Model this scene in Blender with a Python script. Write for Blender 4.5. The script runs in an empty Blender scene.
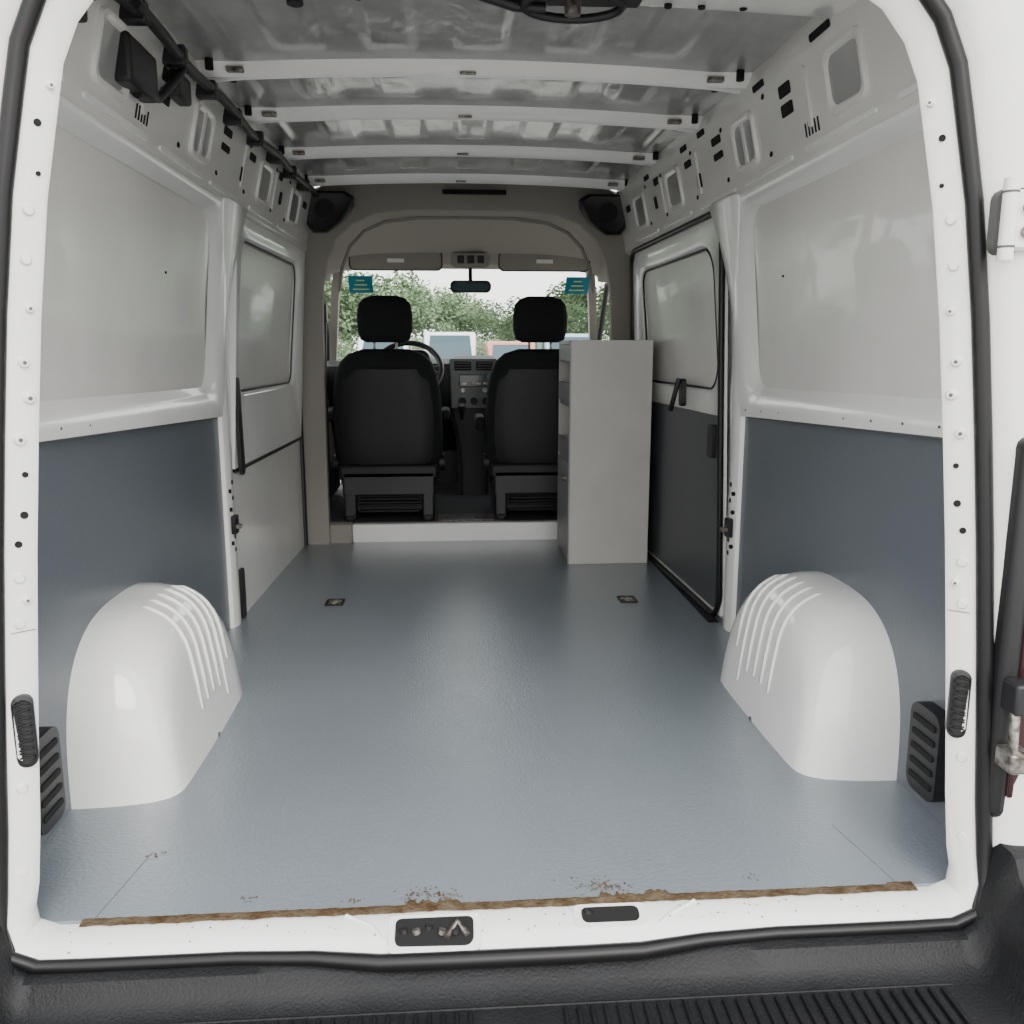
import bpy, bmesh, math, random
from mathutils import Vector, Matrix
random.seed(7)
D=bpy.data; C=bpy.context; COL=C.scene.collection

# ------------------------------------------------ materials
def mat(name,col,rough=.5,metal=0,coat=0,bump=0,bscale=50,var=0,vscale=4,col2=None,spec=.5,bdist=.01,rvar=0,stretch=None,coatr=None):
    m=D.materials.new(name); m.use_nodes=True; nt=m.node_tree; b=nt.nodes['Principled BSDF']
    b.inputs['Base Color'].default_value=(*col,1); b.inputs['Roughness'].default_value=rough
    b.inputs['Metallic'].default_value=metal; b.inputs['Coat Weight'].default_value=coat
    b.inputs['Specular IOR Level'].default_value=spec
    if coatr is not None: b.inputs['Coat Roughness'].default_value=coatr
    tc=nt.nodes.new('ShaderNodeTexCoord')
    if var or col2:
        n=nt.nodes.new('ShaderNodeTexNoise'); n.inputs['Scale'].default_value=vscale; n.inputs['Detail'].default_value=6
        nt.links.new(tc.outputs['Object'],n.inputs['Vector'])
        r=nt.nodes.new('ShaderNodeValToRGB'); r.color_ramp.elements[0].position=.35; r.color_ramp.elements[1].position=.65
        c2=col2 or tuple(c*(1-var) for c in col)
        r.color_ramp.elements[0].color=(*c2,1); r.color_ramp.elements[1].color=(*col,1)
        nt.links.new(n.outputs['Fac'],r.inputs['Fac']); nt.links.new(r.outputs['Color'],b.inputs['Base Color'])
        if rvar:
            mp=nt.nodes.new('ShaderNodeMapRange'); mp.inputs['To Min'].default_value=rough-rvar; mp.inputs['To Max'].default_value=rough+rvar
            nt.links.new(n.outputs['Fac'],mp.inputs['Value']); nt.links.new(mp.outputs[0],b.inputs['Roughness'])
    if bump:
        n=nt.nodes.new('ShaderNodeTexNoise'); n.inputs['Scale'].default_value=bscale; n.inputs['Detail'].default_value=3
        if stretch:
            mpg=nt.nodes.new('ShaderNodeMapping'); mpg.inputs['Scale'].default_value=stretch
            nt.links.new(tc.outputs['Object'],mpg.inputs['Vector']); nt.links.new(mpg.outputs[0],n.inputs['Vector'])
        else: nt.links.new(tc.outputs['Object'],n.inputs['Vector'])
        bp=nt.nodes.new('ShaderNodeBump'); bp.inputs['Strength'].default_value=bump; bp.inputs['Distance'].default_value=bdist
        nt.links.new(n.outputs['Fac'],bp.inputs['Height']); nt.links.new(bp.outputs['Normal'],b.inputs['Normal'])
        if coatr is not None: nt.links.new(bp.outputs['Normal'],b.inputs['Coat Normal'])
    return m
WHITE=mat('white_paint',(.86,.86,.85),.22,coat=.5,bump=.12,bscale=6,var=.05,vscale=3)
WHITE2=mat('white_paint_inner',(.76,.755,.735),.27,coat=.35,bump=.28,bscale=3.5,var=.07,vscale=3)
ARCHW=mat('arch_white_plastic',(.88,.88,.87),.12,coat=.8,var=.03,vscale=6)
FLOORM=mat('grey_vinyl',(.195,.225,.252),.30,bump=.6,bscale=110,var=.10,vscale=1.5,bdist=.003,spec=.6,coat=.6,coatr=.17)
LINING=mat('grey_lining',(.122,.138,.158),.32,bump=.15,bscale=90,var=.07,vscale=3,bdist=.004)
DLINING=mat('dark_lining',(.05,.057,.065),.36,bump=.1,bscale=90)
CEILM=mat('grey_roof_skin',(.45,.455,.455),.2,metal=.25,coat=.35,bump=.55,bscale=5,var=.15,vscale=5,stretch=(2.2,1,1),bdist=.012)
BLACK=mat('black_plastic',(.012,.012,.014),.45)
BUMPERM=mat('bumper_plastic',(.010,.0105,.012),.5,bump=.5,bscale=180,var=.3,vscale=12,bdist=.003,spec=.28)
RUBBER=mat('seal_rubber',(.008,.008,.009),.4,spec=.35)
HOLE=mat('dark_cavity',(.005,.005,.006),.9)
SEAM_SHADE=mat('cut_line_and_shade',(.10,.10,.10),.9)
FABRIC=mat('seat_fabric',(.011,.012,.014),.85,bump=.4,bscale=250,bdist=.002,spec=.3)
SHELL=mat('seat_back_plastic',(.010,.010,.012),.5,spec=.4)
BEIGE=mat('headliner',(.44,.42,.375),.9,bump=.2,bscale=200,bdist=.002)
BEIGE2=mat('pillar_trim',(.28,.265,.24),.7)
CAB=mat('cabinet_laminate',(.54,.53,.505),.36,var=.06,vscale=5)
CABD=mat('cabinet_edge',(.27,.27,.28),.45)
RUST=mat('adhesive_residue',(.070,.042,.020),.95,col2=(.13,.10,.065),vscale=30,bump=.6,bscale=120,spec=.1)
METAL=mat('bare_metal',(.35,.34,.33),.4,metal=.8,col2=(.10,.08,.06),vscale=60)
ASPH=mat('asphalt',(.32,.31,.29),.9,bump=.4,bscale=60,var=.2,vscale=3)
LEAF=mat('leaf',(.20,.29,.15),.8,col2=(.12,.18,.10),vscale=2)  # greens paled and greyed to put haze into the foliage colour
BARK=mat('bark',(.08,.06,.04),.9)
CARW=mat('car_white',(.8,.8,.8),.3,coat=.5)
CARB=mat('car_blue',(.30,.45,.58),.3,coat=.5)
CARR=mat('car_red',(.6,.16,.12),.3,coat=.5)
CGLASS=mat('car_window',(.05,.09,.11),.1)
STICK=mat('sticker_teal',(.01,.24,.34),.5)
STICKW=mat('sticker_print',(.65,.75,.3),.5)
SCREEN=mat('radio_screen',(.05,.06,.07),.15)
LAMP=mat('lens',(.7,.7,.7),.15)
LENSD=mat('lens_dark',(.03,.01,.012),.2)
GL=D.materials.new('clear_glass'); GL.use_nodes=True; nt=GL.node_tree; nt.nodes.clear()
o=nt.nodes.new('ShaderNodeOutputMaterial'); mx=nt.nodes.new('ShaderNodeMixShader'); mx.inputs[0].default_value=.06
t=nt.nodes.new('ShaderNodeBsdfTransparent'); t.inputs[0].default_value=(.93,.97,.96,1); g=nt.nodes.new('ShaderNodeBsdfGlossy'); g.inputs['Roughness'].default_value=.02
nt.links.new(t.outputs[0],mx.inputs[1]); nt.links.new(g.outputs[0],mx.inputs[2]); nt.links.new(mx.outputs[0],o.inputs[0])

# ------------------------------------------------ helpers
def empty(name):
    e=D.objects.new(name,None); COL.objects.link(e); e.empty_display_size=.1; return e
def mesh(name,v,f,m,smooth=True,parent=None,auto=True,solid=0,bev=0,sub=0):
    me=D.meshes.new(name); me.from_pydata([tuple(p) for p in v],[],f); me.validate()
    bm=bmesh.new(); bm.from_mesh(me); bmesh.ops.recalc_face_normals(bm,faces=bm.faces); bm.to_mesh(me); bm.free()
    me.materials.append(m)
    if smooth:
        me.polygons.foreach_set('use_smooth',[True]*len(me.polygons))
        if auto: me.set_sharp_from_angle(angle=math.radians(38))
    ob=D.objects.new(name,me); COL.objects.link(ob)
    if parent: ob.parent=parent
    if sub:
        s=ob.modifiers.new('s','SUBSURF'); s.levels=sub; s.render_levels=sub
    if solid:
        s=ob.modifiers.new('t','SOLIDIFY'); s.thickness=solid; s.offset=0
    if bev:
        s=ob.modifiers.new('b','BEVEL'); s.width=bev; s.segments=3; s.limit_method='ANGLE'
    return ob
def box(name,x0,x1,y0,y1,z0,z1,m,bev=.004,parent=None,rot=None):
    c=Vector(((x0+x1)/2,(y0+y1)/2,(z0+z1)/2)); h=Vector((abs(x1-x0)/2,abs(y1-y0)/2,abs(z1-z0)/2))
    v=[]
    R=rot.to_matrix() if rot else None
    for sx in(-1,1):
        for sy in(-1,1):
            for sz in(-1,1):
                p=Vector((sx*h.x,sy*h.y,sz*h.z))
                if R: p=R@p
                v.append(c+p)
    f=[(0,1,3,2),(4,6,7,5),(0,4,5,1),(2,3,7,6),(0,2,6,4),(1,5,7,3)]
    bev=min(bev,min(h)*.9)
    return mesh(name,v,f,m,True,parent,bev=bev)
def loft(name,rings,m,closed=True,caps=False,parent=None,**k):
    n=len(rings[0]); v=[p for r in rings for p in r]; f=[]
    for i in range(len(rings)-1):
        for j in range(n if closed else n-1):
            a=i*n+j; b=i*n+(j+1)%n
            f.append((a,b,b+n,a+n))
    if caps:
        f.append(tuple(range(n))); f.append(tuple(range((len(rings)-1)*n,len(rings)*n)))
    return mesh(name,v,f,m,parent=parent,**k)
def tube(name,pts,r,m,cyclic=False,parent=None,kind='POLY'):
    cu=D.curves.new(name,'CURVE'); cu.dimensions='3D'; cu.bevel_depth=r; cu.bevel_resolution=3; cu.use_fill_caps=True
    s=cu.splines.new('POLY'); s.points.add(len(pts)-1)
    for i,p in enumerate(pts): s.points[i].co=(*p,1)
    s.use_cyclic_u=cyclic; s.use_smooth=True
    cu.materials.append(m); ob=D.objects.new(name,cu); COL.objects.link(ob)
    if parent: ob.parent=parent
    return ob
def cyl(name,c,axis,r,h,m,parent=None,n=20,r2=None):
    a=Vector(axis).normalized(); u=a.orthogonal().normalized(); w=a.cross(u); c=Vector(c); r2=r if r2 is None else r2
    R=[[c+a*s*h/2+(u*math.cos(t)+w*math.sin(t))*rr for t in [2*math.pi*i/n for i in range(n)]] for s,rr in((-1,r),(1,r2))]
    return loft(name,R,m,caps=True,parent=parent)
def rr(a0,a1,b0,b1,r,n=6):
    P=[]
    for cx,cy,s in((a1-r,b1-r,0),(a0+r,b1-r,90),(a0+r,b0+r,180),(a1-r,b0+r,270)):
        for i in range(n+1):
            t=math.radians(s+90*i/n); P.append((cx+r*math.cos(t),cy+r*math.sin(t)))
    return P
def interp(tab,x):
    if x<=tab[0][0]: return tab[0][1]
    for (a,b),(c,d) in zip(tab,tab[1:]):
        if x<=c: return b+(d-b)*(x-a)/(c-a)
    return tab[-1][1]
def tap(y): return .045*min(1,max(0,(y-3.0)/1.7))
WT=[(-.1,.975),(.8,.975),(1.0,.970),(1.2,.955),(1.4,.932),(1.55,.915),(1.9,.86)]
def wx(y,z): return interp(WT,z)-tap(y)+.030*min(1,max(0,(2.95-y)/.6))*min(1,max(0,(.9-z)/.3))

# ------------------------------------------------ floor
fl=box('floor',-1.0,1.0,1.515,4.79,-.03,0,FLOORM,.003)
gl=empty('trim_1')
v=[];f=[];N=300; na=nb=0
for i in range(N+1):
    x=-.80+1.61*i/N
    na=na*.8+random.uniform(-1,1)*.2; nb=nb*.75+random.uniform(-1,1)*.25
    a=.014+na*.006; b=.004+abs(nb)*.006
    if 112<i<132 or 182<i<208: b+=random.random()*.018
    if i>N-10: b+=.006
    v+= [(x,1.510-a,.0012),(x,1.511,.003),(x,1.514+b,.0014)]
for i in range(N):
    k=i*3; f+=[(k,k+3,k+4,k+1),(k+1,k+4,k+5,k+2)]
mesh('glue_residue',v,f,RUST,parent=gl)
for k,(xc,yc) in enumerate([(-.17,1.55),(.17,1.56),(-.14,1.54),(.2,1.55),(-.74,1.73),(-.3,1.54),(.5,1.56),(-.5,1.56)]):
    vv=[];ff=[]
    for j in range(45 if k<4 else 10):
        px=xc+random.gauss(0,.03 if k<4 else .012); py=yc+random.gauss(0,.010 if k<4 else .006); s=.0012+random.random()*.002
        q=len(vv); vv+=[(px-s,py-s,.001),(px+s,py-s*.6,.001),(px+s*.5,py+s,.001),(px,py,.001+s*.6)]; ff+=[(q,q+1,q+3),(q+1,q+2,q+3),(q+2,q,q+3)]
    mesh('crumb_%d'%k,vv,ff,RUST,False,parent=gl)
for s in(-1,1):
    tube('seam',[(s*.78,1.52,.0002),(s*.745,1.74,.0002)],.0007,SEAM_SHADE,parent=gl)
for i,(x,y) in enumerate([(-.60,3.6),(.645,3.56)]):
    e=empty('tie_down_ring')
    R=[[(x+a,y+b,z) for a,b in rr(-w,w,-l,l,.012)] for w,l,z in((.038,.050,.0),(.038,.050,.004),(.031,.042,.004),(.029,.040,.001))]
    loft('rim',R,BLACK,parent=e)
    mesh('recess',[(x+a,y+b,.0015) for a,b in rr(-.031,.031,-.042,.042,.01)],[tuple(range(28))],METAL,parent=e)
    tube('ring',[(x+.02*math.cos(t),y+.026*math.sin(t)-.005,.005) for t in [math.pi*k/6 for k in range(12)]],.0035,METAL,True,parent=e)
    box('pin',x-.025,x+.025,y-.008,y,.002,.008,METAL,.002,parent=e)

# ------------------------------------------------ walls
def wallpt(s,y,z,off): return (s*(wx(y,z)-off),y,z)
def patch(name,s,y0,y1,z0,z1,off,m,parent,ny=16,nz=16,solid=0):
    v=[];f=[]
    for i in range(ny+1):
        for j in range(nz+1):
            v.append(wallpt(s,y0+(y1-y0)*i/ny,z0+(z1-z0)*j/nz,off))
    for i in range(ny):
        for j in range(nz):
            a=i*(nz+1)+j; f.append((a,a+1,a+nz+2,a+nz+1))
    return mesh(name,v,f,m,parent=parent,solid=solid)
def rframe(name,s,y0,y1,z0,z1,iy0,iy1,iz0,iz1,r,proud,m,parent,slope=.025,n=8):
    o=rr(y0,y1,z0,z1,.004,n); a=rr(iy0,iy1,iz0,iz1,r,n); b=rr(iy0+slope*.3,iy1-slope*.3,iz0+slope*.3,iz1-slope*.3,r,n)
    c=rr(iy0+slope,iy1-slope,iz0+slope,iz1-slope,r*.9,n)
    R=[[wallpt(s,y,z,-.001) for y,z in o],[wallpt(s,y,z,proud) for y,z in o],[wallpt(s,y,z,proud) for y,z in a],[wallpt(s,y,z,proud*.85) for y,z in b],[wallpt(s,y,z,.001) for y,z in c]]
    return loft(name,R,m,parent=parent)
def plate(name,s,yc,zc,w,h,off,m,parent,r=.006,th=.006,rot=0):
    P=rr(-w/2,w/2,-h/2,h/2,min(r,w/2*.95,h/2*.95),4); ca,sa=math.cos(rot),math.sin(rot)
    P=[(yc+a*ca-b*sa,zc+a*sa+b*ca) for a,b in P]
    R=[[wallpt(s,y,z,off) for y,z in P],[wallpt(s,y,z,off+th) for y,z in P]]
    return loft(name,R,m,caps=True,parent=parent)
RAIL=[(.920,1.545),(.893,1.552),(.880,1.565),(.877,1.60),(.832,1.80),(.822,1.84),(.835,1.90)]
def railx(z): return interp([(b,a) for a,b in RAIL[2:]],z)
for side,s in(('left',-1),('right',1)):
    YP=3.27 if s<0 else 3.08
    W=empty('wall_'+side)
    patch('skin',s,1.56,4.80,-.05,1.92,0,WHITE2,W,40,40)
    ny,nz=20,16; v=[]; f=[]
    for i in range(ny+1):
        y=1.60+(YP+.02-1.60)*i/ny; zt=.875-.065*(y-1.6)/1.73
        for j in range(nz+1): v.append(wallpt(s,y,.0+zt*j/nz,.012))
    for i in range(ny):
        for j in range(nz):
            a=i*(nz+1)+j; f.append((a,a+1,a+nz+2,a+nz+1))
    mesh('lining_panel',v,f,LINING,parent=W)
    n=8; o=rr(1.58,YP+.03,.82,1.56,.004,n); a=rr(1.60,YP-.03,.905,1.545,.10,n); c=rr(1.62,YP-.085,.95,1.515,.09,n)
    zt=lambda y:.875-.065*(y-1.6)/1.73
    o=[(y,(zt(y) if z<.9 else z)) for y,z in o]
    a=[(y,z-(.03*(y-1.6)/1.73 if z<1.1 else 0)) for y,z in a]
    c=[(y,z-(.03*(y-1.6)/1.73 if z<1.1 else 0)) for y,z in c]
    mid=[((p[0]+q[0])/2,(p[1]+q[1])/2) for p,q in zip(a,c)]
    R=[[wallpt(s,y,z,-.001) for y,z in o],[wallpt(s,y,z,.028) for y,z in o],[wallpt(s,y,z,.028) for y,z in a],[wallpt(s,y,z,.013) for y,z in mid],[wallpt(s,y,z,.0005) for y,z in c]]
    loft('upper_bay_frame',R,WHITE,parent=W)
    tube('lining_edge',[wallpt(s,y,zt(y)-.002,.026) for y in [1.62+.1*q for q in range(17 if s<0 else 15)]],.003,SEAM_SHADE,parent=W)
    for k in range(9):
        y=1.8+k*.155; p=wallpt(s,y,zt(y)+.022,.029); cyl('clip_hole',p,(1,0,0),.0035,.003,SEAM_SHADE,W,10)
    for y,z in((2.75,1.28),): cyl('pin_hole',wallpt(s,y,z,.002),(1,0,0),.004,.004,HOLE,W,10)
    R=[]
    for k in range(31):
        z=-.0+1.57*k/30; t=max(0,(z-1.15)/.42); fa=.07*t**2; fb=.14*t**2+.03*max(0,(.9-abs(z-.85)*4))
        y0,y1=YP-fa,YP+.115+fb
        p=.034+.012*t
        R.append([wallpt(s,y0,z,0),wallpt(s,y0+.012,z,p*.75),wallpt(s,y0+.035,z,p),wallpt(s,y1-.035,z,p),wallpt(s,y1-.012,z,p*.75),wallpt(s,y1,z,0)])
    loft('c_pillar',R,WHITE,closed=False,parent=W)
    for z in(.30,.35,.42,.50,.56): cyl('pillar_hole',wallpt(s,YP+.06,z,.034),(1,0,0),.009,.004,HOLE,W,12)
    for z in(.33,.46,.53): cyl('pillar_hole',wallpt(s,YP+.028,z,.034),(1,.4,0),.008,.01,HOLE,W,12)
    plate('striker',s,YP+.045,.40,.05,.07,.034,BLACK,W,th=.015)
    box('striker_pin',s*.90,s*.93,YP+.03,YP+.06,.385,.40,METAL,.003,parent=W)
    R=[]
    for y in [1.56+.1*k for k in range(33)]:
        R.append([(s*(x-tap(y)),y,z) for x,z in RAIL])
    loft('cant_rail',R,WHITE2,closed=False,parent=W)
    def rp(name,yc,zc,w,h,m,off=.001,th=.004,r=.012,par=W):
        P=rr(-w/2,w/2,-h/2,h/2,min(r,w*.45,h*.45),4)
        Q=[(s*(railx(zc+b)-tap(yc+a)-off),yc+a,zc+b) for a,b in P]; Q2=[(x-s*th,y,z) for x,y,z in Q]
        return loft(name,[Q,Q2],m,caps=True,parent=par)
    def rwin(yc,zc,w,h,r=.03):
        R=[]
        for g,off in((.014,.0),(.010,.010),(0,.010),(-.008,.002)):
            R.append([(s*(railx(zc+b)-tap(yc+a)-off),yc+a,zc+b) for a,b in rr(-w/2-g,w/2+g,-h/2-g,h/2+g,r,5)])
        loft('rail_pocket_rim',R,WHITE2,parent=W); rp('rail_pocket',yc,zc,w-.01,h-.01,CEILM,.001,.001,r)
    for yc in(2.18,2.90,3.72,4.30): rwin(yc,1.705,.18,.13)
    for yc,zc,w,h in [(2.28,1.83,.12,.018),(2.54,1.765,.08,.032),(2.54,1.715,.08,.032),(2.72,1.825,.09,.018),(3.16,1.77,.09,.025),(3.16,1.72,.09,.022),(3.30,1.825,.08,.02),(3.40,1.68,.05,.05),(3.50,1.76,.08,.025),(3.52,1.82,.08,.02),(3.96,1.78,.08,.03),(4.02,1.70,.04,.05),(4.10,1.82,.08,.02),(4.52,1.75,.08,.03),(2.02,1.835,.1,.018)]:
        rp('rail_slot',yc,zc,w,h,HOLE,.0005,.0025,.006)
    for k in range(5): rp('louvre',2.36+.02*k,1.635,.006,.035,HOLE,.0005,.002,.002)
    for yc in(2.70,3.10,3.45,3.88,4.15):
        for zc in(1.63,1.79):
            q=(s*(railx(zc)-tap(yc)-.002),yc,zc); cyl('rail_dimple',q,(1,0,0),.008,.004,HOLE,W,12)
    for k in range(6): rp('bead',1.75+.5*k,1.59,.40,.014,WHITE,.0,.006,.006)
    for k in range(5): rp('stiffener',2.40+.5*k,1.71,.02,.15,WHITE2,.0,.007,.009)
    plate('corner_vent',s,1.775,.155,.12,.21,.012,BLACK,W,r=.03,th=.035)
    for k in range(5): plate('vent_slat',s,1.775,.085+.035*k,.09,.014,.047,HOLE,W,r=.004,th=.003)
W=D.objects['wall_left']; s=-1
patch('lower_liner',s,3.39,4.74,0,.585,.02,WHITE2,W,6,6,)
tube('liner_edge',[wallpt(s,y,.59,.022) for y in(3.42,3.9,4.3,4.74)],.009,RUBBER,parent=W)
rframe('window_bay',s,3.40,4.72,.60,1.55,3.50,4.62,.87,1.49,.10,.03,WHITE,W)
tube('bay_seal',[wallpt(s,y,z,.012) for y,z in rr(3.52,4.60,.89,1.47,.09,6)],.004,SEAM_SHADE,True,parent=W)
patch('bay_blank',s,3.54,4.58,.90,1.46,.006,WHITE2,W,4,6)
plate('strap',s,3.45,.76,.05,.38,.035,BLACK,W,r=.02,th=.012,rot=.08)
plate('strap_lower',s,3.42,.10,.05,.2,.02,BLACK,W,r=.01,th=.012)
S=empty('door_1'); s=1
rframe('door_inner',s,3.23,4.62,.02,1.54,3.36,4.52,.88,1.46,.12,.022,WHITE,S)
patch('window_blank',s,3.39,4.50,.90,1.44,.004,WHITE2,S,4,6)
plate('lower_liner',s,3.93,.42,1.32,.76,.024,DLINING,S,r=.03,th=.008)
tube('door_seal',[wallpt(s,y,z,.03) for y,z in rr(3.225,4.64,.008,1.55,.10,6)],.012,RUBBER,True,parent=S)
tube('window_seal',[wallpt(s,y,z,.012) for y,z in rr(3.39,4.50,.90,1.44,.10,6)],.005,RUBBER,True,parent=S)
plate('handle_base',s,3.80,.87,.05,.12,.024,BLACK,S,r=.02,th=.02)
tube('handle_lever',[wallpt(s,3.80,.93,.05),wallpt(s,3.79,.87,.07),wallpt(s,3.84,.79,.075)],.011,BLACK,parent=S)
plate('lock_box',s,3.36,.70,.06,.13,.03,BLACK,S,r=.01,th=.02)
box('step_groove',.90,.94,3.22,4.6,-.005,.004,HOLE,.001,parent=S)

# ------------------------------------------------ ceiling
Cg=empty('ceiling'); HW=.835
def cz(x): return 1.885+.028*(1-min(1,abs(x)/HW)**2)
BOWS=(2.24,2.86,3.36,3.97,4.58)
v=[];f=[];nx=220;ny=110
for i in range(ny+1):
    y=1.58+(4.80-1.58)*i/ny
    for j in range(nx+1):
        x=-HW+2*HW*j/nx
        g=math.sin((x/.72)*math.pi*5.5+math.pi/2); g=max(-.4,min(.4,g))/.4
        d=min(abs(y-b) for b in BOWS); k=max(0,min(1,(d-.055)/.02)); kx=max(0,min(1,(.74-abs(x))/.02))
        k2=max(0,min(1,(d-.10)/.03))
        v.append((x,y,cz(x)+(.008*k*kx)-.005*(g)*k2*kx))
for i in range(ny):
    for j in range(nx):
        a=i*(nx+1)+j; f.append((a,a+1,a+nx+2,a+nx+1))
mesh('roof_skin',v,f,CEILM,parent=Cg,auto=False)
for k,yb in enumerate(BOWS[1:]):
    R=[]
    for j in range(41):
        x=-HW+2*HW*j/40; e=max(0,(abs(x)-.72)/.115); w=.022+.03*e; z=cz(x)-.038
        R.append([(x,yb-w-.012,cz(x)+.004),(x,yb-w,z+.012),(x,yb-w*.6,z),(x,yb-w*.3,z+.006),(x,yb+w*.3,z+.006),(x,yb+w*.6,z),(x,yb+w,z+.012),(x,yb+w+.012,cz(x)+.004)])
    loft('roof_bow_%d'%k,R,WHITE,closed=False,parent=Cg)
    for sx in(-1,1):
        cyl('bow_bolt',(sx*.79,yb-.075,1.872),(0,0,1),.012,.03,HOLE,Cg,12)
        cyl('bow_bolt',(sx*.76,yb+.09,1.885),(0,0,1),.010,.03,HOLE,Cg,12)
        box('bow_tab',sx*.70,sx*.75,yb-.048,yb-.026,1.862,1.876,METAL,.003,parent=Cg)
    box('bow_clip',-.06,-.01,yb-.028,yb-.018,cz(0)-.040,cz(0)-.032,METAL,.003,parent=Cg)
prof=[(1.56,1.735),(1.75,1.775),(2.0,1.815),(2.20,1.835),(2.24,1.845),(2.26,1.90)]
R=[[(x,y,z+.02*(1-(x/HW)**2)) for y,z in prof] for x in [-HW+2*HW*j/30 for j in range(31)]]
loft('rear_header',R,WHITE,closed=False,parent=Cg)
for x in(-.5,-.42,-.3,.3,.42,.5,.6,-.6): cyl('header_hole',(x,2.19,1.846),(0,.1,1),.009,.01,HOLE,Cg,12)
cyl('bow_grommet',(-.46,2.3,1.87),(0,0,1),.02,.01,BLACK,Cg)
box('front_bow_slot',-.13,.20,4.70,4.735,1.845,1.865,HOLE,.004,parent=Cg)
L=empty('door_latch')
box('plate',.0,.34,2.04,2.14,1.818,1.838,BLACK,.006,parent=L)
tube('latch_loop',[(.18+.11*math.cos(t),2.08+.045*math.sin(t),1.80-.012*math.sin(t)) for t in [2*math.pi*k/20 for k in range(20)]],.010,BLACK,True,parent=L)
cyl('latch_pin',(.18,2.08,1.80),(0,0,1),.018,.04,METAL,L)
tube('latch_bar',[(-.08,2.05,1.822),(.05,2.09,1.80),(.12,2.10,1.80)],.012,BLACK,parent=L)
K=D.objects['wall_left']
pts=[(-.790+tap(y)+.006*math.sin(y*9),y,1.805+.004*math.sin(y*7)) for y in [2.15+.1*i for i in range(25)]]
tube('wiring_conduit',pts,.015,BLACK,parent=K)
for y in(2.2,2.5,2.8,3.1,3.4,3.7,4.0,4.3): box('clamp',-.835+tap(y),-.775+tap(y),y-.018,y+.018,1.78,1.83,BLACK,.006,parent=K)
tube('branch',[(-.80,2.55,1.79),(-.815,2.50,1.74),(-.83,2.42,1.68),(-.845,2.30,1.66)],.012,BLACK,parent=K)
tube('branch_b',[(-.79,2.2,1.80),(-.81,2.05,1.80),(-.825,1.95,1.74),(-.84,1.88,1.74)],.012,BLACK,parent=K)
box('bracket',-.865,-.82,1.86,1.97,1.70,1.76,BLACK,.01,parent=K)
box('junction_box',-.87,-.82,2.20,2.40,1.66,1.77,BLACK,.012,parent=K)
box('relay',-.85,-.81,2.54,2.66,1.72,1.79,BLACK,.01,parent=K)

# ------------------------------------------------ wheel arches
def arch(s):
    e=empty('wheel_arch'); YC=2.315; n=3.0; HY=.382
    def shx(x,z): return x-.052*(1-z/.41)*max(0,min(1,(.985-x)/.12))
    def prof(x,sc,sy):
        r=[]
        for k in range(49):
            t=math.pi*k/48; c,sn=math.cos(t),math.sin(t)
            y=HY*sy*math.copysign(abs(c)**(2/n),c); z=.41*sc*abs(sn)**(2/n)
            r.append((s*shx(x,z),YC+y,z))
        return r
    TB=[(1.008,1.0,1.0),(.975,1.0,.999),(.945,.995,.995),(.915,.982,.985),(.89,.962,.970),(.868,.932,.952),(.85,.898,.93),(.835,.855,.905),(.824,.805,.875),(.816,.745,.84),(.811,.67,.79),(.808,.5,.66),(.806,.3,.42),(.805,.12,.18),(.805,.02,.03)]
    loft('arch_shell',[prof(*q) for q in TB],ARCHW,closed=False,parent=e,auto=False)
    for k in range(6):
        y=YC-.08+.058*k
        pts=[]
        for x,sc,sy in reversed(TB[3:13]):
            q=1-(abs(y-YC)/(HY*sy))**n
            if q<=.02: continue
            z=.41*sc*q**(1/n)
            pts.append((s*(shx(x,z)),y-.0,z))
        if len(pts)>3:
            a=Vector(pts[0]); pts=[(a.x+s*.01,a.y,a.z)]+pts
            pts[-1]=(pts[-1][0],pts[-1][1],pts[-1][2]-.008)
            tube('rib',pts,.006,ARCHW,parent=e)
    return e
arch(-1); arch(1)

# ------------------------------------------------ rear opening frame
half=[(0,0),(.12,0),(.24,0),(.36,0),(.5,0),(.65,0),(.77,0),(.838,0),(.872,.012),(.875,.045),(.866,.09),(.857,.2),(.85,.35),(.842,.5),(.83,.7),(.815,.9),(.798,1.1),(.775,1.3),(.748,1.45),(.735,1.52),(.708,1.585),(.665,1.64),(.60,1.68),(.5,1.70),(.25,1.712)]
loop=half+[(0,1.715)]+[(-x,z) for x,z in reversed(half[1:])]
NL=len(loop)
def normal(i):
    a=Vector(loop[i-1]); b=Vector(loop[(i+1)%NL]); t=(b-a).normalized(); return Vector((t.y,-t.x))
nr=[normal(i) for i in range(NL)]
for _ in range(2): nr=[(nr[i-1]+nr[i]*2+nr[(i+1)%NL]).normalized() for i in range(NL)]
def sm(t): t=max(0,min(1,t)); return t*t*(3-2*t)
def ring(ds,ys,db,yb,zb=0,side=0):
    R=[]
    for i,(x,z) in enumerate(loop):
        w=sm(1-z/.12); b=sm((abs(x)-.2)/.25)
        d=ds*(1-w)+db*w*(1-.25*b*side); dy=ys*(1-w)+yb*w*(1-.22*b*side)
        R.append((x+nr[i].x*d,1.50+.07*max(0,z)+dy,z+nr[i].y*d+zb*w))
    return R
F=empty('door_frame')
loft('frame_flange',[ring(.12,.16,.04,.03),ring(.02,.03,.004,.014),ring(0,0,0,.004),ring(.004,-.008,.004,-.03,0,1),ring(.032,-.030,.018,-.072,0,1),ring(.041,-.034,.032,-.084,0,1)],WHITE,parent=F)
loft('weather_seal',[ring(.053+.0155*math.cos(t),-.040+.0155*math.sin(t),.038+.0145*math.cos(t),-.090+.0155*math.sin(t),0,1) for t in [2*math.pi*k/12 for k in range(13)]],RUBBER,parent=F)
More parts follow.
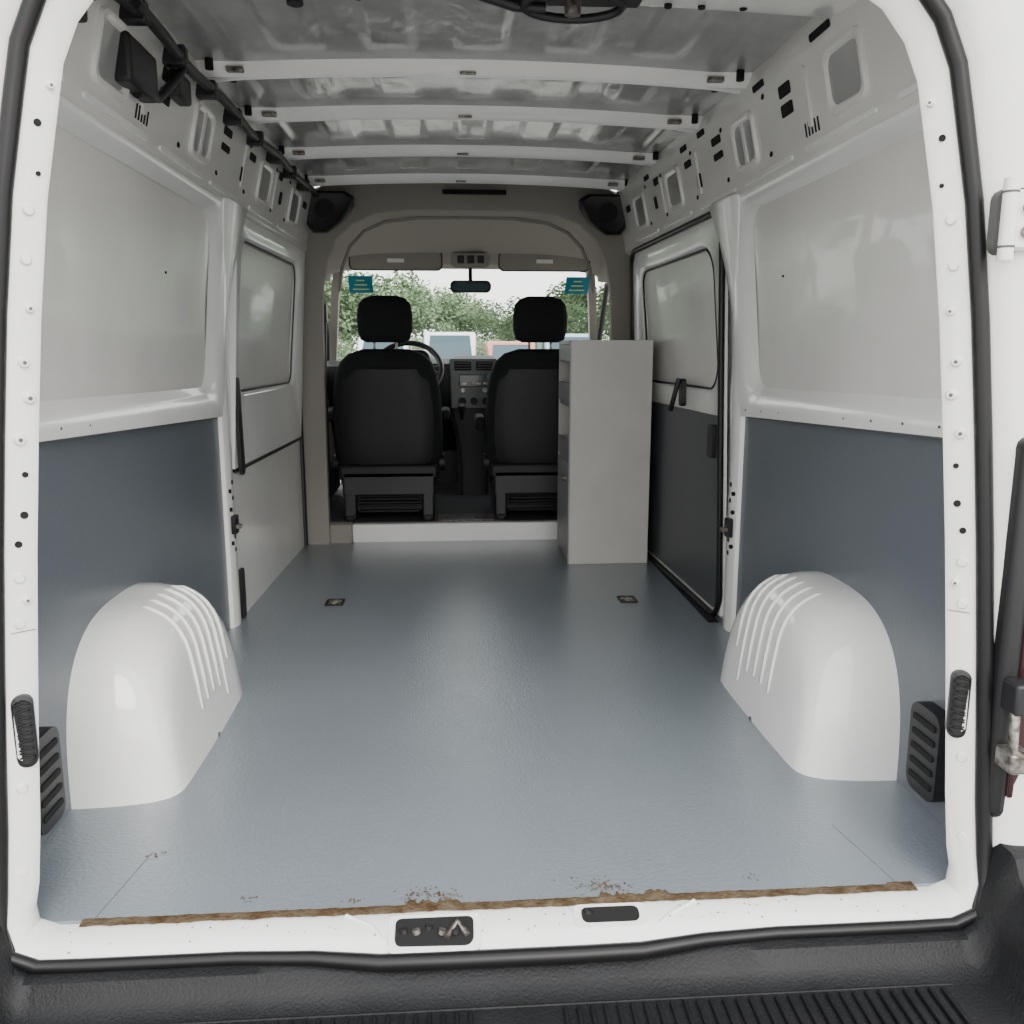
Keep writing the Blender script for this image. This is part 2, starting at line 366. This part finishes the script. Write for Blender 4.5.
loft('body_rear',[ring(.058,-.035,.044,-.080,0,1),ring(.075,-.060,.050,-.070),ring(.09,-.075,.08,-.060),ring(.15,-.085,.2,-.06),ring(.23,-.07,.3,-.06),ring(.30,-.02,.32,-.06),ring(.34,.4,.33,-.02),ring(.34,3.1,.33,.4)],WHITE,parent=F)
HT=[(b,a) for a,b in half[9:20]]
def postpt(s,z,u): return (s*(interp(HT,z)+.004+.028*u),1.50+.07*z-.008-.022*u,z)
def pax(s): return Vector((-s*.63,-.777,0))
for s in(-1,1):
    for z,r,h in((.62,.009,0),(.72,.006,1),(.77,.0065,1),(.84,.005,1),(.90,.012,0),(.97,.012,0),(1.03,.011,0),(1.12,.009,0),(1.34,.004,1),(1.42,.006,1),(1.48,.008,0)):
        x,y,zz=postpt(s,z,.45+.2*math.sin(z*37)); n_=pax(s); cyl('frame_hole' if h else 'weld_nut',(x,y,zz)if h else Vector((x,y,zz))+n_*.003,n_,r,.005 if h else .010,HOLE if h else WHITE,F,16,None if h else r*.6)
        if not h: cyl('nut_hole',Vector((x,y,zz))+n_*.008,n_,r*.3,.003,SEAM_SHADE,F,10)
    for z in(.12,.28,.58,.66,1.2,1.28):
        x,y,zz=postpt(s,z,.6); cyl('weld_stud',Vector((x,y,zz))+pax(s)*.002,pax(s),.011,.006,WHITE,F,14,.007)
    x,y,zz=postpt(s,.385,.42)
    ax=Vector((-s*.35,-.937,0)); tt=Vector((-ax.y,ax.x,0)); up=Vector((0,0,1)); c0=Vector((x,y,zz))
    P=rr(-.0175,.0175,-.068,.068,.0172,6)
    R=[[c0+ax*d+tt*a*g+up*b*g for a,b in P] for d,g in((-.015,1),(.006,1),(.008,.88),(.004,.84))]
    loft('vent_rim',R,BLACK,caps=True,parent=F)
    for k in range(8):
        c1=c0+ax*.006+up*(-.05+.0143*k); tube('vent_mesh',[c1-tt*.012,c1+tt*.012+up*.006],.0018,BUMPERM,parent=F)
        tube('vent_mesh',[c1-tt*.012+up*.010,c1+tt*.012],.0018,BUMPERM,parent=F)
    z=.565; a=Vector(postpt(s,z,-.1)); b=Vector(postpt(s,z,1.0)); tube('panel_joint',[a+pax(s)*.001,b+pax(s)*.001],.0007,SEAM_SHADE,parent=F)
def sillz(y): return interp([(1.41,-.034),(1.43,-.016),(1.47,-.004),(1.50,0)],y)
for nm,x0,x1,y0,y1 in(('sill_latch_a',-.215,-.07,1.425,1.478),('sill_latch_b',.135,.245,1.452,1.486)):
    for g,m,h in((.014,WHITE,.0035),(0,HOLE,.0045)):
        P=rr(x0-g,x1+g,y0-g*.6,y1+g*.6,.012,4)
        loft(nm,[[(a,b,sillz(b)-.003) for a,b in P],[(a,b,sillz(b)+h) for a,b in P]],m,caps=True,parent=F)
    for j in range(5 if x0<0 else 1):
        xa=x0+.015+.024*j; cyl('latch_part',(xa,(y0+y1)/2+random.uniform(-.008,.008),sillz((y0+y1)/2)+.004),(random.uniform(-.4,.4),.2,1),.008,.008,METAL if j%2 else BLACK,F,10)
    if x0<0: tube('latch_claw',[(x1-.05,y0+.01,-.010),(x1-.03,y1-.01,-.001),(x1-.012,y0+.012,-.008)],.006,METAL,parent=F)
pts=[(-.31,1.497,-.001),(-.26,1.47,-.005),(-.235,1.44,-.015)]
tube('sill_pressing',pts,.004,WHITE,parent=F)
tube('sill_pressing',[(.36,1.497,-.001),(.31,1.47,-.005),(.28,1.45,-.012)],.004,WHITE,parent=F)
for j in range(60):
    x=random.uniform(-.82,.82); y=random.uniform(1.44,1.49); q=random.uniform(.0006,.0018)
    cyl('dirt',(x,y,sillz(y)+.003),(0,0,1),q,.001,RUST,F,6)

# hinges, tail lamps
for s in(-1,1):
    e=empty('door_hinge')
    P=rr(-.004,.096,-.056,.056,.020,4)
    loft('hinge_shadow',[[(s*(.848+a),1.508,1.27+b) for a,b in P],[(s*(.848+a),1.53,1.27+b) for a,b in P]],SEAM_SHADE,caps=True,parent=e)  # dark plate stands in for the shadow gap around the hinge leaf
    R=[]
    for y_,g in((1.51,1),(1.492,1),(1.485,.9)): R.append([(s*(.895+a*g),y_,1.27+b*g) for a,b in rr(-.043,.043,-.05,.05,.018,4)])
    loft('leaf',R,WHITE,caps=True,parent=e)
    cyl('knuckle',(s*.853,1.487,1.27),(0,0,1),.013,.135,WHITE,e)
    for zz in(1.225,1.315): cyl('knuckle_gap',(s*.853,1.487,zz),(0,0,1),.0135,.004,SEAM_SHADE,e)
    cyl('bolt',(s*.885,1.482,1.29),(0,1,0),.010,.012,METAL,e); cyl('bolt',(s*.885,1.482,1.25),(0,1,0),.010,.012,METAL,e)
    e=empty('tail_lamp')
    box('housing',s*.908,s*1.06,1.45,1.545,.17,.90,BLACK,.02,parent=e)
    for k in range(3): box('lens_%d'%k,s*.935,s*1.04,1.442,1.455,.22+.22*k,.41+.22*k,LENSD,.008,parent=e)
    if s>0:
        tube('check_arm',[(.93,1.435,.44),(.912,1.415,.40),(.912,1.41,.33),(.95,1.405,.31)],.009,METAL,parent=e)
        box('arm_block',.905,.95,1.40,1.452,.29,.33,METAL,.006,parent=e); box('arm_pivot',.905,.945,1.405,1.452,.40,.46,BLACK,.006,parent=e)

# bumper
B=empty('rear_bumper')
R=[]
for j in range(121):
    x=-1.10+2.2*j/120; b=sm((abs(x)-.2)/.25); zt=-.050+.014*b
    lift=.165*sm((abs(x)-.865)/.075)
    R.append([(x,y,z+(lift if z>-.3 else 0)) for y,z in [(1.47,zt),(1.418,zt),(1.402,zt-.006),(1.385,-.070),(1.365,-.083),(1.34,-.087),(1.16,-.092),(1.12,-.105),(1.10,-.15),(1.11,-.40)]])
loft('bumper_shell',R,BUMPERM,closed=False,parent=B)
for k in range(67):
    x=-.79+.0237*k
    if abs(x-.0)<.07: continue
    box('tread_rib',x-.004,x+.004,1.22,1.335,-.092,-.080,BUMPERM,.003,parent=B)
for y in(1.205,1.345): tube('tread_border',[(-.80,y,-.087),(.80,y,-.087)],.003,BUMPERM,parent=B)

# ------------------------------------------------ cab
P=empty('trim_2')
inn=[(.775,-.0),(.775,.5),(.772,.9),(.768,1.2),(.76,1.38),(.735,1.51),(.685,1.62),(.60,1.70),(.48,1.75),(.28,1.772)]
out=[(.96,0),(.96,.5),(.96,.9),(.95,1.2),(.94,1.45),(.92,1.62),(.88,1.78),(.75,1.88),(.5,1.915),(.25,1.92)]
def full(h,top): return h+[(0,top)]+[(-x,z) for x,z in reversed(h)]
I=full(inn,1.778); O=full(out,1.925)
def at(L,y,g=0): return [(x*(1+g),y,z*(1+g*.3)) for x,z in L]
loft('portal_trim',[at(O,4.76),at(I,4.74,.02),at(I,4.74),at(I,4.76,-.003),at(I,4.80,.0),at(I,4.82,.03),at(O,4.86)],BEIGE2,closed=False,parent=P)
for s in(-1,1): tube('portal_seal',[(s*.905,4.735,z) for z in(.0,.5,.9)]+[(s*.895,4.735,1.2),(s*.885,4.735,1.45),(s*.865,4.735,1.62)],.014,BLACK,parent=P)
H=empty('trim_3')
def sec(y,w,zt,zs,q=.5):
    R=[]
    for k in range(33):
        t=math.pi*k/32; c,sn=math.cos(t),math.sin(t)
        R.append((w*math.copysign(abs(c)**q,c),y,zs+(zt-zs)*abs(sn)**q))
    return R
loft('headliner',[sec(4.82,.82,1.79,1.40),sec(5.0,.90,1.775,1.42),sec(5.2,.91,1.73,1.44),sec(5.4,.88,1.655,1.46),sec(5.55,.85,1.585,1.47),sec(5.62,.84,1.555,1.48)],BEIGE,closed=False,parent=H,solid=.01)
loft('cab_roof_shell',[sec(4.82,.99,1.95,1.40),sec(5.3,.98,1.85,1.44),sec(5.68,.9,1.62,1.48)],WHITE,closed=False,parent=H)
tube('headliner_lip',[p for p in [(x*.93,4.98,z-.01) for x,z in I if z>1.3]],.010,BEIGE2,parent=H)
for s in(-1,1):
    e=empty('speaker_pod')
    R=[]
    for d,g in((0,.9),(-.02,1),(-.07,1),(-.085,.86),(-.08,.7)):
        R.append([(s*(.70+a*g),4.72+d,1.745+b*g) for a,b in [(-.125,.07),(-.08,.095),(.10,.095),(.125,.05),(.12,-.06),(.09,-.10),(.02,-.10),(-.07,-.04),(-.12,.03)]])
    loft('pod',R,BLACK,caps=True,parent=e)
    cyl('grille',(s*.72,4.635,1.75),(0,1,0),.05,.01,BUMPERM,e)
st=empty('trim_4'); box('cab_step_riser',-.655,.93,4.79,4.85,-.03,.10,WHITE,.008,parent=st); box('step_end',-.93,-.655,4.77,4.85,-.03,.105,BEIGE2,.008,parent=st)
cf=empty('cab_floor'); box('cab_mat',-.93,.93,4.85,6.35,.06,.10,mat('rubber_mat',(.05,.05,.055),.6,bump=.3,bscale=80),.003,parent=cf)
box('sill_plate',-.18,.14,4.86,5.05,.10,.105,METAL,.002,parent=cf)
for i,s in enumerate((-1,1)):
    d=empty('door_%d'%(i+2))
    box('door_card',s*.90,s*.97,4.88,6.15,.05,.93,BEIGE2,.03,parent=d)
    box('armrest',s*.83,s*.91,5.1,5.7,.62,.70,BLACK,.02,parent=d)
    box('pocket',s*.85,s*.91,5.1,5.9,.14,.32,BLACK,.02,parent=d)
    tube('window_frame',[(s*.94,4.88,.92),(s*.93,4.88,1.15),(s*.90,4.90,1.44),(s*.885,5.55,1.46),(s*.91,5.95,1.15),(s*.94,6.12,.93)],.018,BLACK,parent=d)
    w=mesh('window_%d'%(i+2),[(s*.94,4.88,.92),(s*.90,4.90,1.44),(s*.885,5.55,1.46),(s*.94,6.12,.93)],[(0,1,2,3)],GL)
    R=[[Vector(p)+Vector((a,b,0)) for a,b in((-.025,-.03),(.025,-.03),(.025,.03),(-.025,.03))] for p in((s*.785,5.62,1.56),(s*.84,5.85,1.35),(s*.91,6.2,.98))]
    loft('a_pillar',R,BEIGE2,parent=H)
    m_=empty('door_mirror'); R=[]
    for y_,g in((5.98,.8),(6.0,1),(6.08,1),(6.13,.6)):
        R.append([(s*(1.13+a*g),y_,1.14+b*g) for a,b in rr(-.09,.09,-.15,.15,.05,5)])
    loft('mirror_shell',R,BLACK,caps=True,parent=m_)
    tube('mirror_arm',[(s*.96,6.05,1.0),(s*1.08,6.04,1.05)],.025,BLACK,parent=m_)
ws=empty('window_1')
mesh('windshield',[(-.80,5.60,1.56),(-.4,5.68,1.575),(0,5.70,1.58),(.4,5.68,1.575),(.80,5.60,1.56),(.92,6.22,.96),(.45,6.38,.95),(0,6.42,.95),(-.45,6.38,.95),(-.92,6.22,.96)],[(0,1,8,9),(1,2,7,8),(2,3,6,7),(3,4,5,6)],GL,parent=ws)
tube('upper_edge',[(-.81,5.60,1.57),(-.4,5.67,1.585),(0,5.69,1.59),(.4,5.67,1.585),(.81,5.60,1.57)],.022,BLACK,parent=ws)
for x in(-.655,.715):
    e=empty('windshield_sticker')
    a=Vector((x,5.69,1.46)); u=Vector((1,0,0)); w=Vector((0,-.6,.62)).normalized()
    q=[a+u*i*.075+w*j*.068 for i,j in((-1,-1),(1,-1),(1,1),(-1,1))]
    mesh('label',q,[(0,1,2,3)],STICK,False,parent=e)
    for k in range(3):
        c=a+w*(-.035+.035*k)+Vector((0,-.004,-.003)); q=[c+u*i*(.05-.012*k)+w*j*.005 for i,j in((-1,-1),(1,-1),(1,1),(-1,1))]
        mesh('print_%d'%k,q,[(0,1,2,3)],STICKW,False,parent=e)
for x in(-.42,.48):
    e=empty('sun_visor')
    R=[]
    for d,g in((0,.94),(.006,1),(.02,1),(.026,.94)):
        R.append([(x+a*g,5.46-b*g*.35+d,1.585+b*g) for a,b in rr(-.28,.28,-.055,.055,.03,5)])
    loft('pad',R,BEIGE2,caps=True,parent=e)
    tube('pad_edge',[(x+a*.99,5.463-b*.35,1.585+b) for a,b in rr(-.28,.28,-.055,.055,.03,5)],.004,SHELL,True,parent=e)
    box('warning_label',x-.05,x+.05,5.445,5.46,1.572,1.595,CARW,.001,parent=e)
    tube('visor_rod',[(x-.24,5.50,1.64),(x+.24,5.50,1.64)],.009,BLACK,parent=e)
e=empty('overhead_console')
R=[]
for d,g in((0,.85),(-.02,1),(-.05,.96),(-.06,.8)): R.append([(.03+a*g,5.46+d,1.585+b*g) for a,b in rr(-.12,.12,-.045,.045,.03,5)])
loft('console_body',R,BEIGE2,caps=True,parent=e)
for k in(-1,0,1): box('switch',.03+k*.06-.02,.03+k*.06+.02,5.392,5.40,1.565,1.61,SHELL,.004,parent=e)
e=empty('rearview_mirror')
R=[]
for y_,g in((5.46,.9),(5.465,1),(5.50,1),(5.52,.6)): R.append([(.03+a*g,y_,1.435+b*g) for a,b in rr(-.125,.125,-.036,.036,.03,6)])
loft('housing',R,BLACK,caps=True,parent=e)
mesh('glass',[(.03+a,5.458+.12*b,1.435+b) for a,b in rr(-.11,.11,-.026,.026,.022,6)],[tuple(range(28))],CGLASS,parent=e)
tube('stem',[(.03,5.50,1.45),(.03,5.53,1.50),(.03,5.55,1.58)],.012,BLACK,parent=e)

# dashboard
d=empty('dashboard')
R=[]
for j in range(41):
    x=-.90+1.8*j/40; b=.02*math.exp(-((x-.04)/.22)**2)+.03*math.exp(-((x+.42)/.22)**2)
    R.append([(x,6.3,.05),(x,6.25,.90+b),(x,6.0,.985+b),(x,5.82,.985+b),(x,5.76,.95+b),(x,5.78,.80),(x,5.86,.62),(x,5.95,.50),(x,6.2,.35)])
loft('dash_body',R,BLACK,closed=False,parent=d)
DASH2=mat('dash_grey',(.06,.062,.066),.4)
R=[]
for z,w,y in((.10,.10,5.74),(.30,.10,5.74),(.48,.12,5.72),(.66,.155,5.70),(.92,.16,5.70),(1.0,.155,5.72),(1.02,.13,5.78)):
    R.append([(.05+a,b,z) for a,b in rr(-w,w,y,6.0,.03,4)])
loft('centre_stack',R,SHELL,caps=True,parent=d)
box('stack_face',-.10,.20,5.692,5.705,.68,1.0,DLINING,.02,parent=d)
box('radio',-.045,.145,5.68,5.70,.82,.90,SCREEN,.006,parent=d)
for k in(-1,1): cyl('radio_knob',(.05+k*.07,5.675,.80),(0,1,0),.014,.02,METAL,d)
for k in range(4): box('button',-.03+k*.045,.005+k*.045,5.675,5.69,.835,.85,METAL,.002,parent=d)
for x in(-.02,.12):
    box('air_vent',x-.055,x+.055,5.682,5.70,.925,.985,HOLE,.01,parent=d)
    for k in range(3): box('vent_fin',x-.048,x+.048,5.676,5.69,.935+.017*k,.940+.017*k,DASH2,.001,parent=d)
for k in(-1,0,1): cyl('climate_knob',(.05+k*.075,5.67,.73),(0,1,0),.024,.03,BUMPERM,d); cyl('climate_ring',(.05+k*.075,5.68,.73),(0,1,0),.029,.012,DASH2,d)
tube('gear_lever',[(-.03,5.68,.62),(-.03,5.60,.68)],.012,BLACK,parent=d); cyl('gear_knob',(-.03,5.59,.69),(0,-.6,1),.024,.05,BLACK,d,r2=.02)
R=[]
for y_,g in((5.74,.8),(5.72,1),(5.84,1.05),(5.9,.9)): R.append([(-.40+a*g,y_,.985+b*g) for a,b in rr(-.17,.17,-.07,.07,.06,6)])
loft('instrument_hood',R,BLACK,caps=True,parent=d)
e=empty('steering_wheel'); c=Vector((-.36,5.48,.935)); ax=Vector((0,-.80,.60)).normalized(); u=Vector((1,0,0)); w=ax.cross(u)
tube('rim',[c+(u*math.cos(t)+w*math.sin(t))*.205 for t in [2*math.pi*k/40 for k in range(40)]],.018,BLACK,True,parent=e)
for a in(0,math.pi,-math.pi/2,):
    for q in(-.12,.12): tube('spoke',[c-ax*.02+(u*math.cos(a+q*2)+w*math.sin(a+q*2))*.05,c+(u*math.cos(a+q)+w*math.sin(a+q))*.195],.012,DASH2,parent=e)
cyl('hub',c-ax*.01,ax,.065,.05,BLACK,e,r2=.05); cyl('column',c-ax*.13,ax,.035,.25,BLACK,e)

# seats
def seat(x):
    e=empty('car_seat'); K_=1.12
    def se(cx,cy,z,hx,hy,n=3.2):
        return [(cx+hx*math.copysign(abs(math.cos(t))**(2/n),math.cos(t)),cy+hy*math.copysign(abs(math.sin(t))**(2/n),math.sin(t)),z) for t in [2*math.pi*k/32 for k in range(32)]]
    L=[(.36,.20,.02,5.02),(.38,.25,.07,5.01),(.44,.268,.085,4.995),(.55,.275,.085,4.98),(.70,.272,.08,4.96),(.82,.265,.075,4.94),(.92,.25,.068,4.925),(.99,.225,.058,4.915),(1.035,.18,.045,4.91),(1.06,.11,.025,4.91)]
    loft('backrest',[se(x,cy,z,hx*K_,hy) for z,hx,hy,cy in L],FABRIC,caps=True,parent=e,auto=False)
    L2=[(.42,.20,4.915),(.46,.225,4.905),(.6,.232,4.89),(.75,.228,4.875),(.88,.21,4.862),(.95,.17,4.858)]
    R=[[ (x+K_*hx*a/6, cy-.008*(1-(a/6)**4)+.012*(abs(a)/6)**6, z) for a in range(-6,7)] for z,hx,cy in L2]
    loft('back_panel',R,SHELL,closed=False,parent=e)
    tube('seam',[R[0][0],R[1][0],R[2][0],R[3][0],R[4][0],R[5][0],R[5][6],R[5][12],R[4][12],R[3][12],R[2][12],R[1][12],R[0][12]],.003,BUMPERM,parent=e)
    L=[(1.095,.10,.03),(1.11,.135,.045),(1.16,.15,.052),(1.24,.152,.052),(1.30,.142,.046),(1.33,.115,.034),(1.345,.07,.015)]
    loft('headrest',[se(x,4.915,z,hx,hy,2.8) for z,hx,hy in L],FABRIC,caps=True,parent=e,auto=False)
    for s in(-1,1): tube('headrest_post',[(x+s*.06,4.915,1.02),(x+s*.06,4.915,1.13)],.007,METAL,parent=e)
    R=[]
    for y_,g in((4.93,.8),(4.98,1),(5.3,1),(5.42,.92),(5.46,.7)): R.append([(x+K_*a*g,y_,.49+b*g) for a,b in rr(-.265,.265,-.085,.085,.05,5)])
    loft('cushion',R,FABRIC,caps=True,parent=e)
    box('seat_frame',x-.28,x+.28,4.90,5.4,.33,.42,SHELL,.02,parent=e)
    box('pedestal',x-.22,x+.22,4.97,5.36,.13,.34,SHELL,.02,parent=e)
    box('rear_cover',x-.26,x+.26,4.90,4.93,.24,.38,BLACK,.012,parent=e)
    for s in(-1,1):
        box('leg',x+s*.22-.035,x+s*.22+.035,4.90,5.40,.10,.26,BLACK,.012,parent=e)
        box('rail',x+s*.22-.02,x+s*.22+.02,4.88,5.45,.10,.13,SHELL,.005,parent=e)
        cyl('recliner',(x+s*.30,5.0,.42),(1,0,0),.05,.03,SHELL,e)
    for k in range(3): box('base_slat',x-.17,x+.17,4.93,4.95,.14+.035*k,.155+.035*k,BUMPERM,.004,parent=e)
    cyl('cross_tube',(x,4.92,.20),(1,0,0),.010,.36,BUMPERM,e)
    return e
e=seat(-.455); box('armrest',-.16,-.105,4.98,5.28,.66,.72,FABRIC,.02,parent=e)
e=seat(.40); box('armrest',.04,.095,4.98,5.28,.60,.68,FABRIC,.02,parent=e)
e=empty('seat_belt'); tube('webbing',[(-.80,4.93,.35),(-.80,4.93,.9),(-.79,4.95,1.22)],.018,BLACK,parent=e); box('anchor',-.83,-.77,4.92,4.98,1.2,1.30,BLACK,.01,parent=e)

# ------------------------------------------------ cabinet
e=empty('storage_cabinet')
x0,x1,y0,y1,zt=.475,.875,4.20,4.65,1.10
box('end_panel',x0,x1,y0,y0+.018,0,zt,CAB,.002,parent=e)
box('far_panel',x0,x1,y1-.018,y1,0,zt,CAB,.002,parent=e)
box('back_panel',x1-.012,x1,y0+.018,y1-.018,0,zt,CAB,.001,parent=e)
box('top',x0,x1-.012,y0+.018,y1-.018,zt-.018,zt,CAB,.002,parent=e)
for z in(.0,.50,.78,): box('shelf',x0+.004,x1-.012,y0+.018,y1-.018,z,z+.018,CABD,.001,parent=e)
box('lower_door',x0-.004,x0+.012,y0+.02,y1-.02,.02,.50,CABD,.002,parent=e)
for z in(.52,.80): box('retaining_lip',x0,x0+.012,y0+.018,y1-.018,z,z+.09,CABD,.002,parent=e)
box('edge_trim',x0-.004,x0+.004,y0-.001,y0+.016,0,zt,CABD,.001,parent=e)
box('mid_rail',x0-.002,x0+.01,y0+.02,y1-.02,1.0,1.08,CABD,.002,parent=e)
cyl('door_knob',(x0-.012,4.30,.42),(1,0,0),.012,.02,METAL,e)

# ------------------------------------------------ outside
v=[(-80,-40,-.62),(80,-40,-.62),(80,90,-.62),(-80,90,-.62)]
mesh('ground',v,[(0,1,2,3)],ASPH,False)
def tree_mesh(seed):
    rnd=random.Random(seed); v=[];f=[]
    blobs=[(Vector((rnd.gauss(0,1.2),rnd.gauss(0,1.2),2.4+rnd.random()*2.8)),.7+rnd.random()*.7) for _ in range(16)]
    for c,r in blobs:
        for _ in range(260):
            d=Vector((rnd.gauss(0,1),rnd.gauss(0,1),rnd.gauss(0,1))).normalized()
            p=c+d*r*(rnd.random()**.4); s=.09+rnd.random()*.09
            a=Vector((rnd.gauss(0,1),rnd.gauss(0,1),rnd.gauss(0,1))).normalized(); b=a.orthogonal().normalized()
            q=len(v); v+=[p-a*s,p+b*s*.5,p+a*s,p-b*s*.5]; f.append((q,q+1,q+2,q+3))
    return v,f
TM=[]
for k in range(3):
    v,f=tree_mesh(k); me=D.meshes.new('foliage'); me.from_pydata([tuple(p) for p in v],[],f); me.materials.append(LEAF); TM.append(me)
tr=cyl('trunk_src',(0,0,1.6),(0,0,1),.18,3.2,BARK,r2=.09); TK=tr.data; D.objects.remove(tr)
for i in range(20):
    e=empty('tree'); x=-22+2.35*i+random.uniform(-.8,.8); y=random.uniform(54,62); sc=random.uniform(.85,1.2)
    if 9<i<13: sc=random.uniform(.75,.85)
    e.location=(x,y,-.62); e.scale=(sc*1.2,sc*1.2,sc); e.rotation_euler=(0,0,random.random()*6)
    for nm,me in(('foliage',TM[i%3]),('trunk',TK)):
        o_=D.objects.new(nm,me); COL.objects.link(o_); o_.parent=e
for i in range(14):
    e=empty('shrub'); e.location=(-16+2.4*i+random.uniform(-.5,.5),45,-1.7); e.scale=(.75,.5,.58)
    o_=D.objects.new('foliage',TM[i%3]); COL.objects.link(o_); o_.parent=e
def vehicle(name,x,y,m,h,w=1.9):
    e=empty(name); z0=-.62; L=4.6
    pr=[(0,.35),(0,.85),(.15,1.05),(.9,1.2),(1.6,h-.08),(1.8,h),(L-.2,h),(L,h-.15),(L,.35)]
    def rg(xx,ins): return [(x+xx,y+p[0]+(ins if p[0]<L/2 else -ins),z0+p[1]-(ins if p[1]>1 else 0)) for p in pr]
    R=[rg(-w/2,.06),rg(-w/2+.06,0),rg(w/2-.06,0),rg(w/2,.06)]
    loft('body',R,m,caps=True,parent=e)
    t=Vector((0,.7,h-1.28)).normalized(); nn=Vector((0,-t.z,t.y))
    a=Vector((x,y+.95,z0+1.24)); b=Vector((x,y+1.56,z0+h-.14))
    mesh('windscreen',[a+nn*.02+Vector((-w*.43,0,0)),a+nn*.02+Vector((w*.43,0,0)),b+nn*.03+Vector((w*.38,0,0)),b+nn*.03+Vector((-w*.38,0,0))],[(0,1,2,3)],CGLASS,parent=e)
    for s in(-1,1):
        box('side_window',x+s*(w/2-.01),x+s*(w/2+.012),y+1.7,y+2.6,z0+1.25,z0+h-.2,CGLASS,.01,parent=e)
        box('headlamp',x+s*w*.36-.16,x+s*w*.36+.16,y-.03,y+.1,z0+.72,z0+.92,LAMP,.03,parent=e)
        for yy in(.85,L-.9): cyl('wheel',(x+s*(w/2-.1),y+yy,z0+.33),(1,0,0),.33,.22,BLACK,e,24); cyl('hub',(x+s*(w/2+.0),y+yy,z0+.33),(1,0,0),.18,.06,METAL,e,16)
        box('wing_mirror',x+s*(w/2+.02),x+s*(w/2+.22),y+1.2,y+1.3,z0+1.2,z0+1.45,BLACK,.03,parent=e)
    box('grille',x-.4,x+.4,y-.03,y+.1,z0+.45,z0+.68,BLACK,.02,parent=e); box('front_bumper',x-w/2+.05,x+w/2-.05,y-.1,y+.1,z0+.28,z0+.45,BUMPERM,.04,parent=e)
vehicle('parked_van',-.1,31,CARW,2.35)
vehicle('parked_van',4.4,31.5,CARB,2.3)
vehicle('parked_car',2.05,29.5,CARR,2.0,1.7)
vehicle('parked_van',-2.6,32,CARW,2.2)

# ------------------------------------------------ light
w=D.worlds.new('overcast_sky'); C.scene.world=w; w.use_nodes=True; nt=w.node_tree; bg=nt.nodes['Background']
tc=nt.nodes.new('ShaderNodeTexCoord'); sp=nt.nodes.new('ShaderNodeSeparateXYZ'); rp_=nt.nodes.new('ShaderNodeValToRGB')
nt.links.new(tc.outputs['Generated'],sp.inputs[0]); nt.links.new(sp.outputs['Z'],rp_.inputs[0]); nt.links.new(rp_.outputs[0],bg.inputs['Color'])
rp_.color_ramp.elements[0].color=(1,.98,.94,1); rp_.color_ramp.elements[1].color=(.97,.98,1,1)
bg.inputs['Strength'].default_value=3.5
sl=D.lights.new('sun','SUN'); sl.energy=2.6; sl.angle=.6; sl.color=(1,.96,.90); so=D.objects.new('sun',sl); COL.objects.link(so)
so.rotation_euler=Vector((-.25,.95,-.75)).to_track_quat('-Z','Y').to_euler()

cam=D.cameras.new('camera'); co=D.objects.new('camera',cam); COL.objects.link(co); C.scene.camera=co
cam.sensor_width=36; cam.lens=870/1024*36; cam.clip_start=.05; cam.clip_end=300
co.location=(-.10,0,1.05); co.rotation_euler=(math.radians(79.5),0,math.radians(-4))
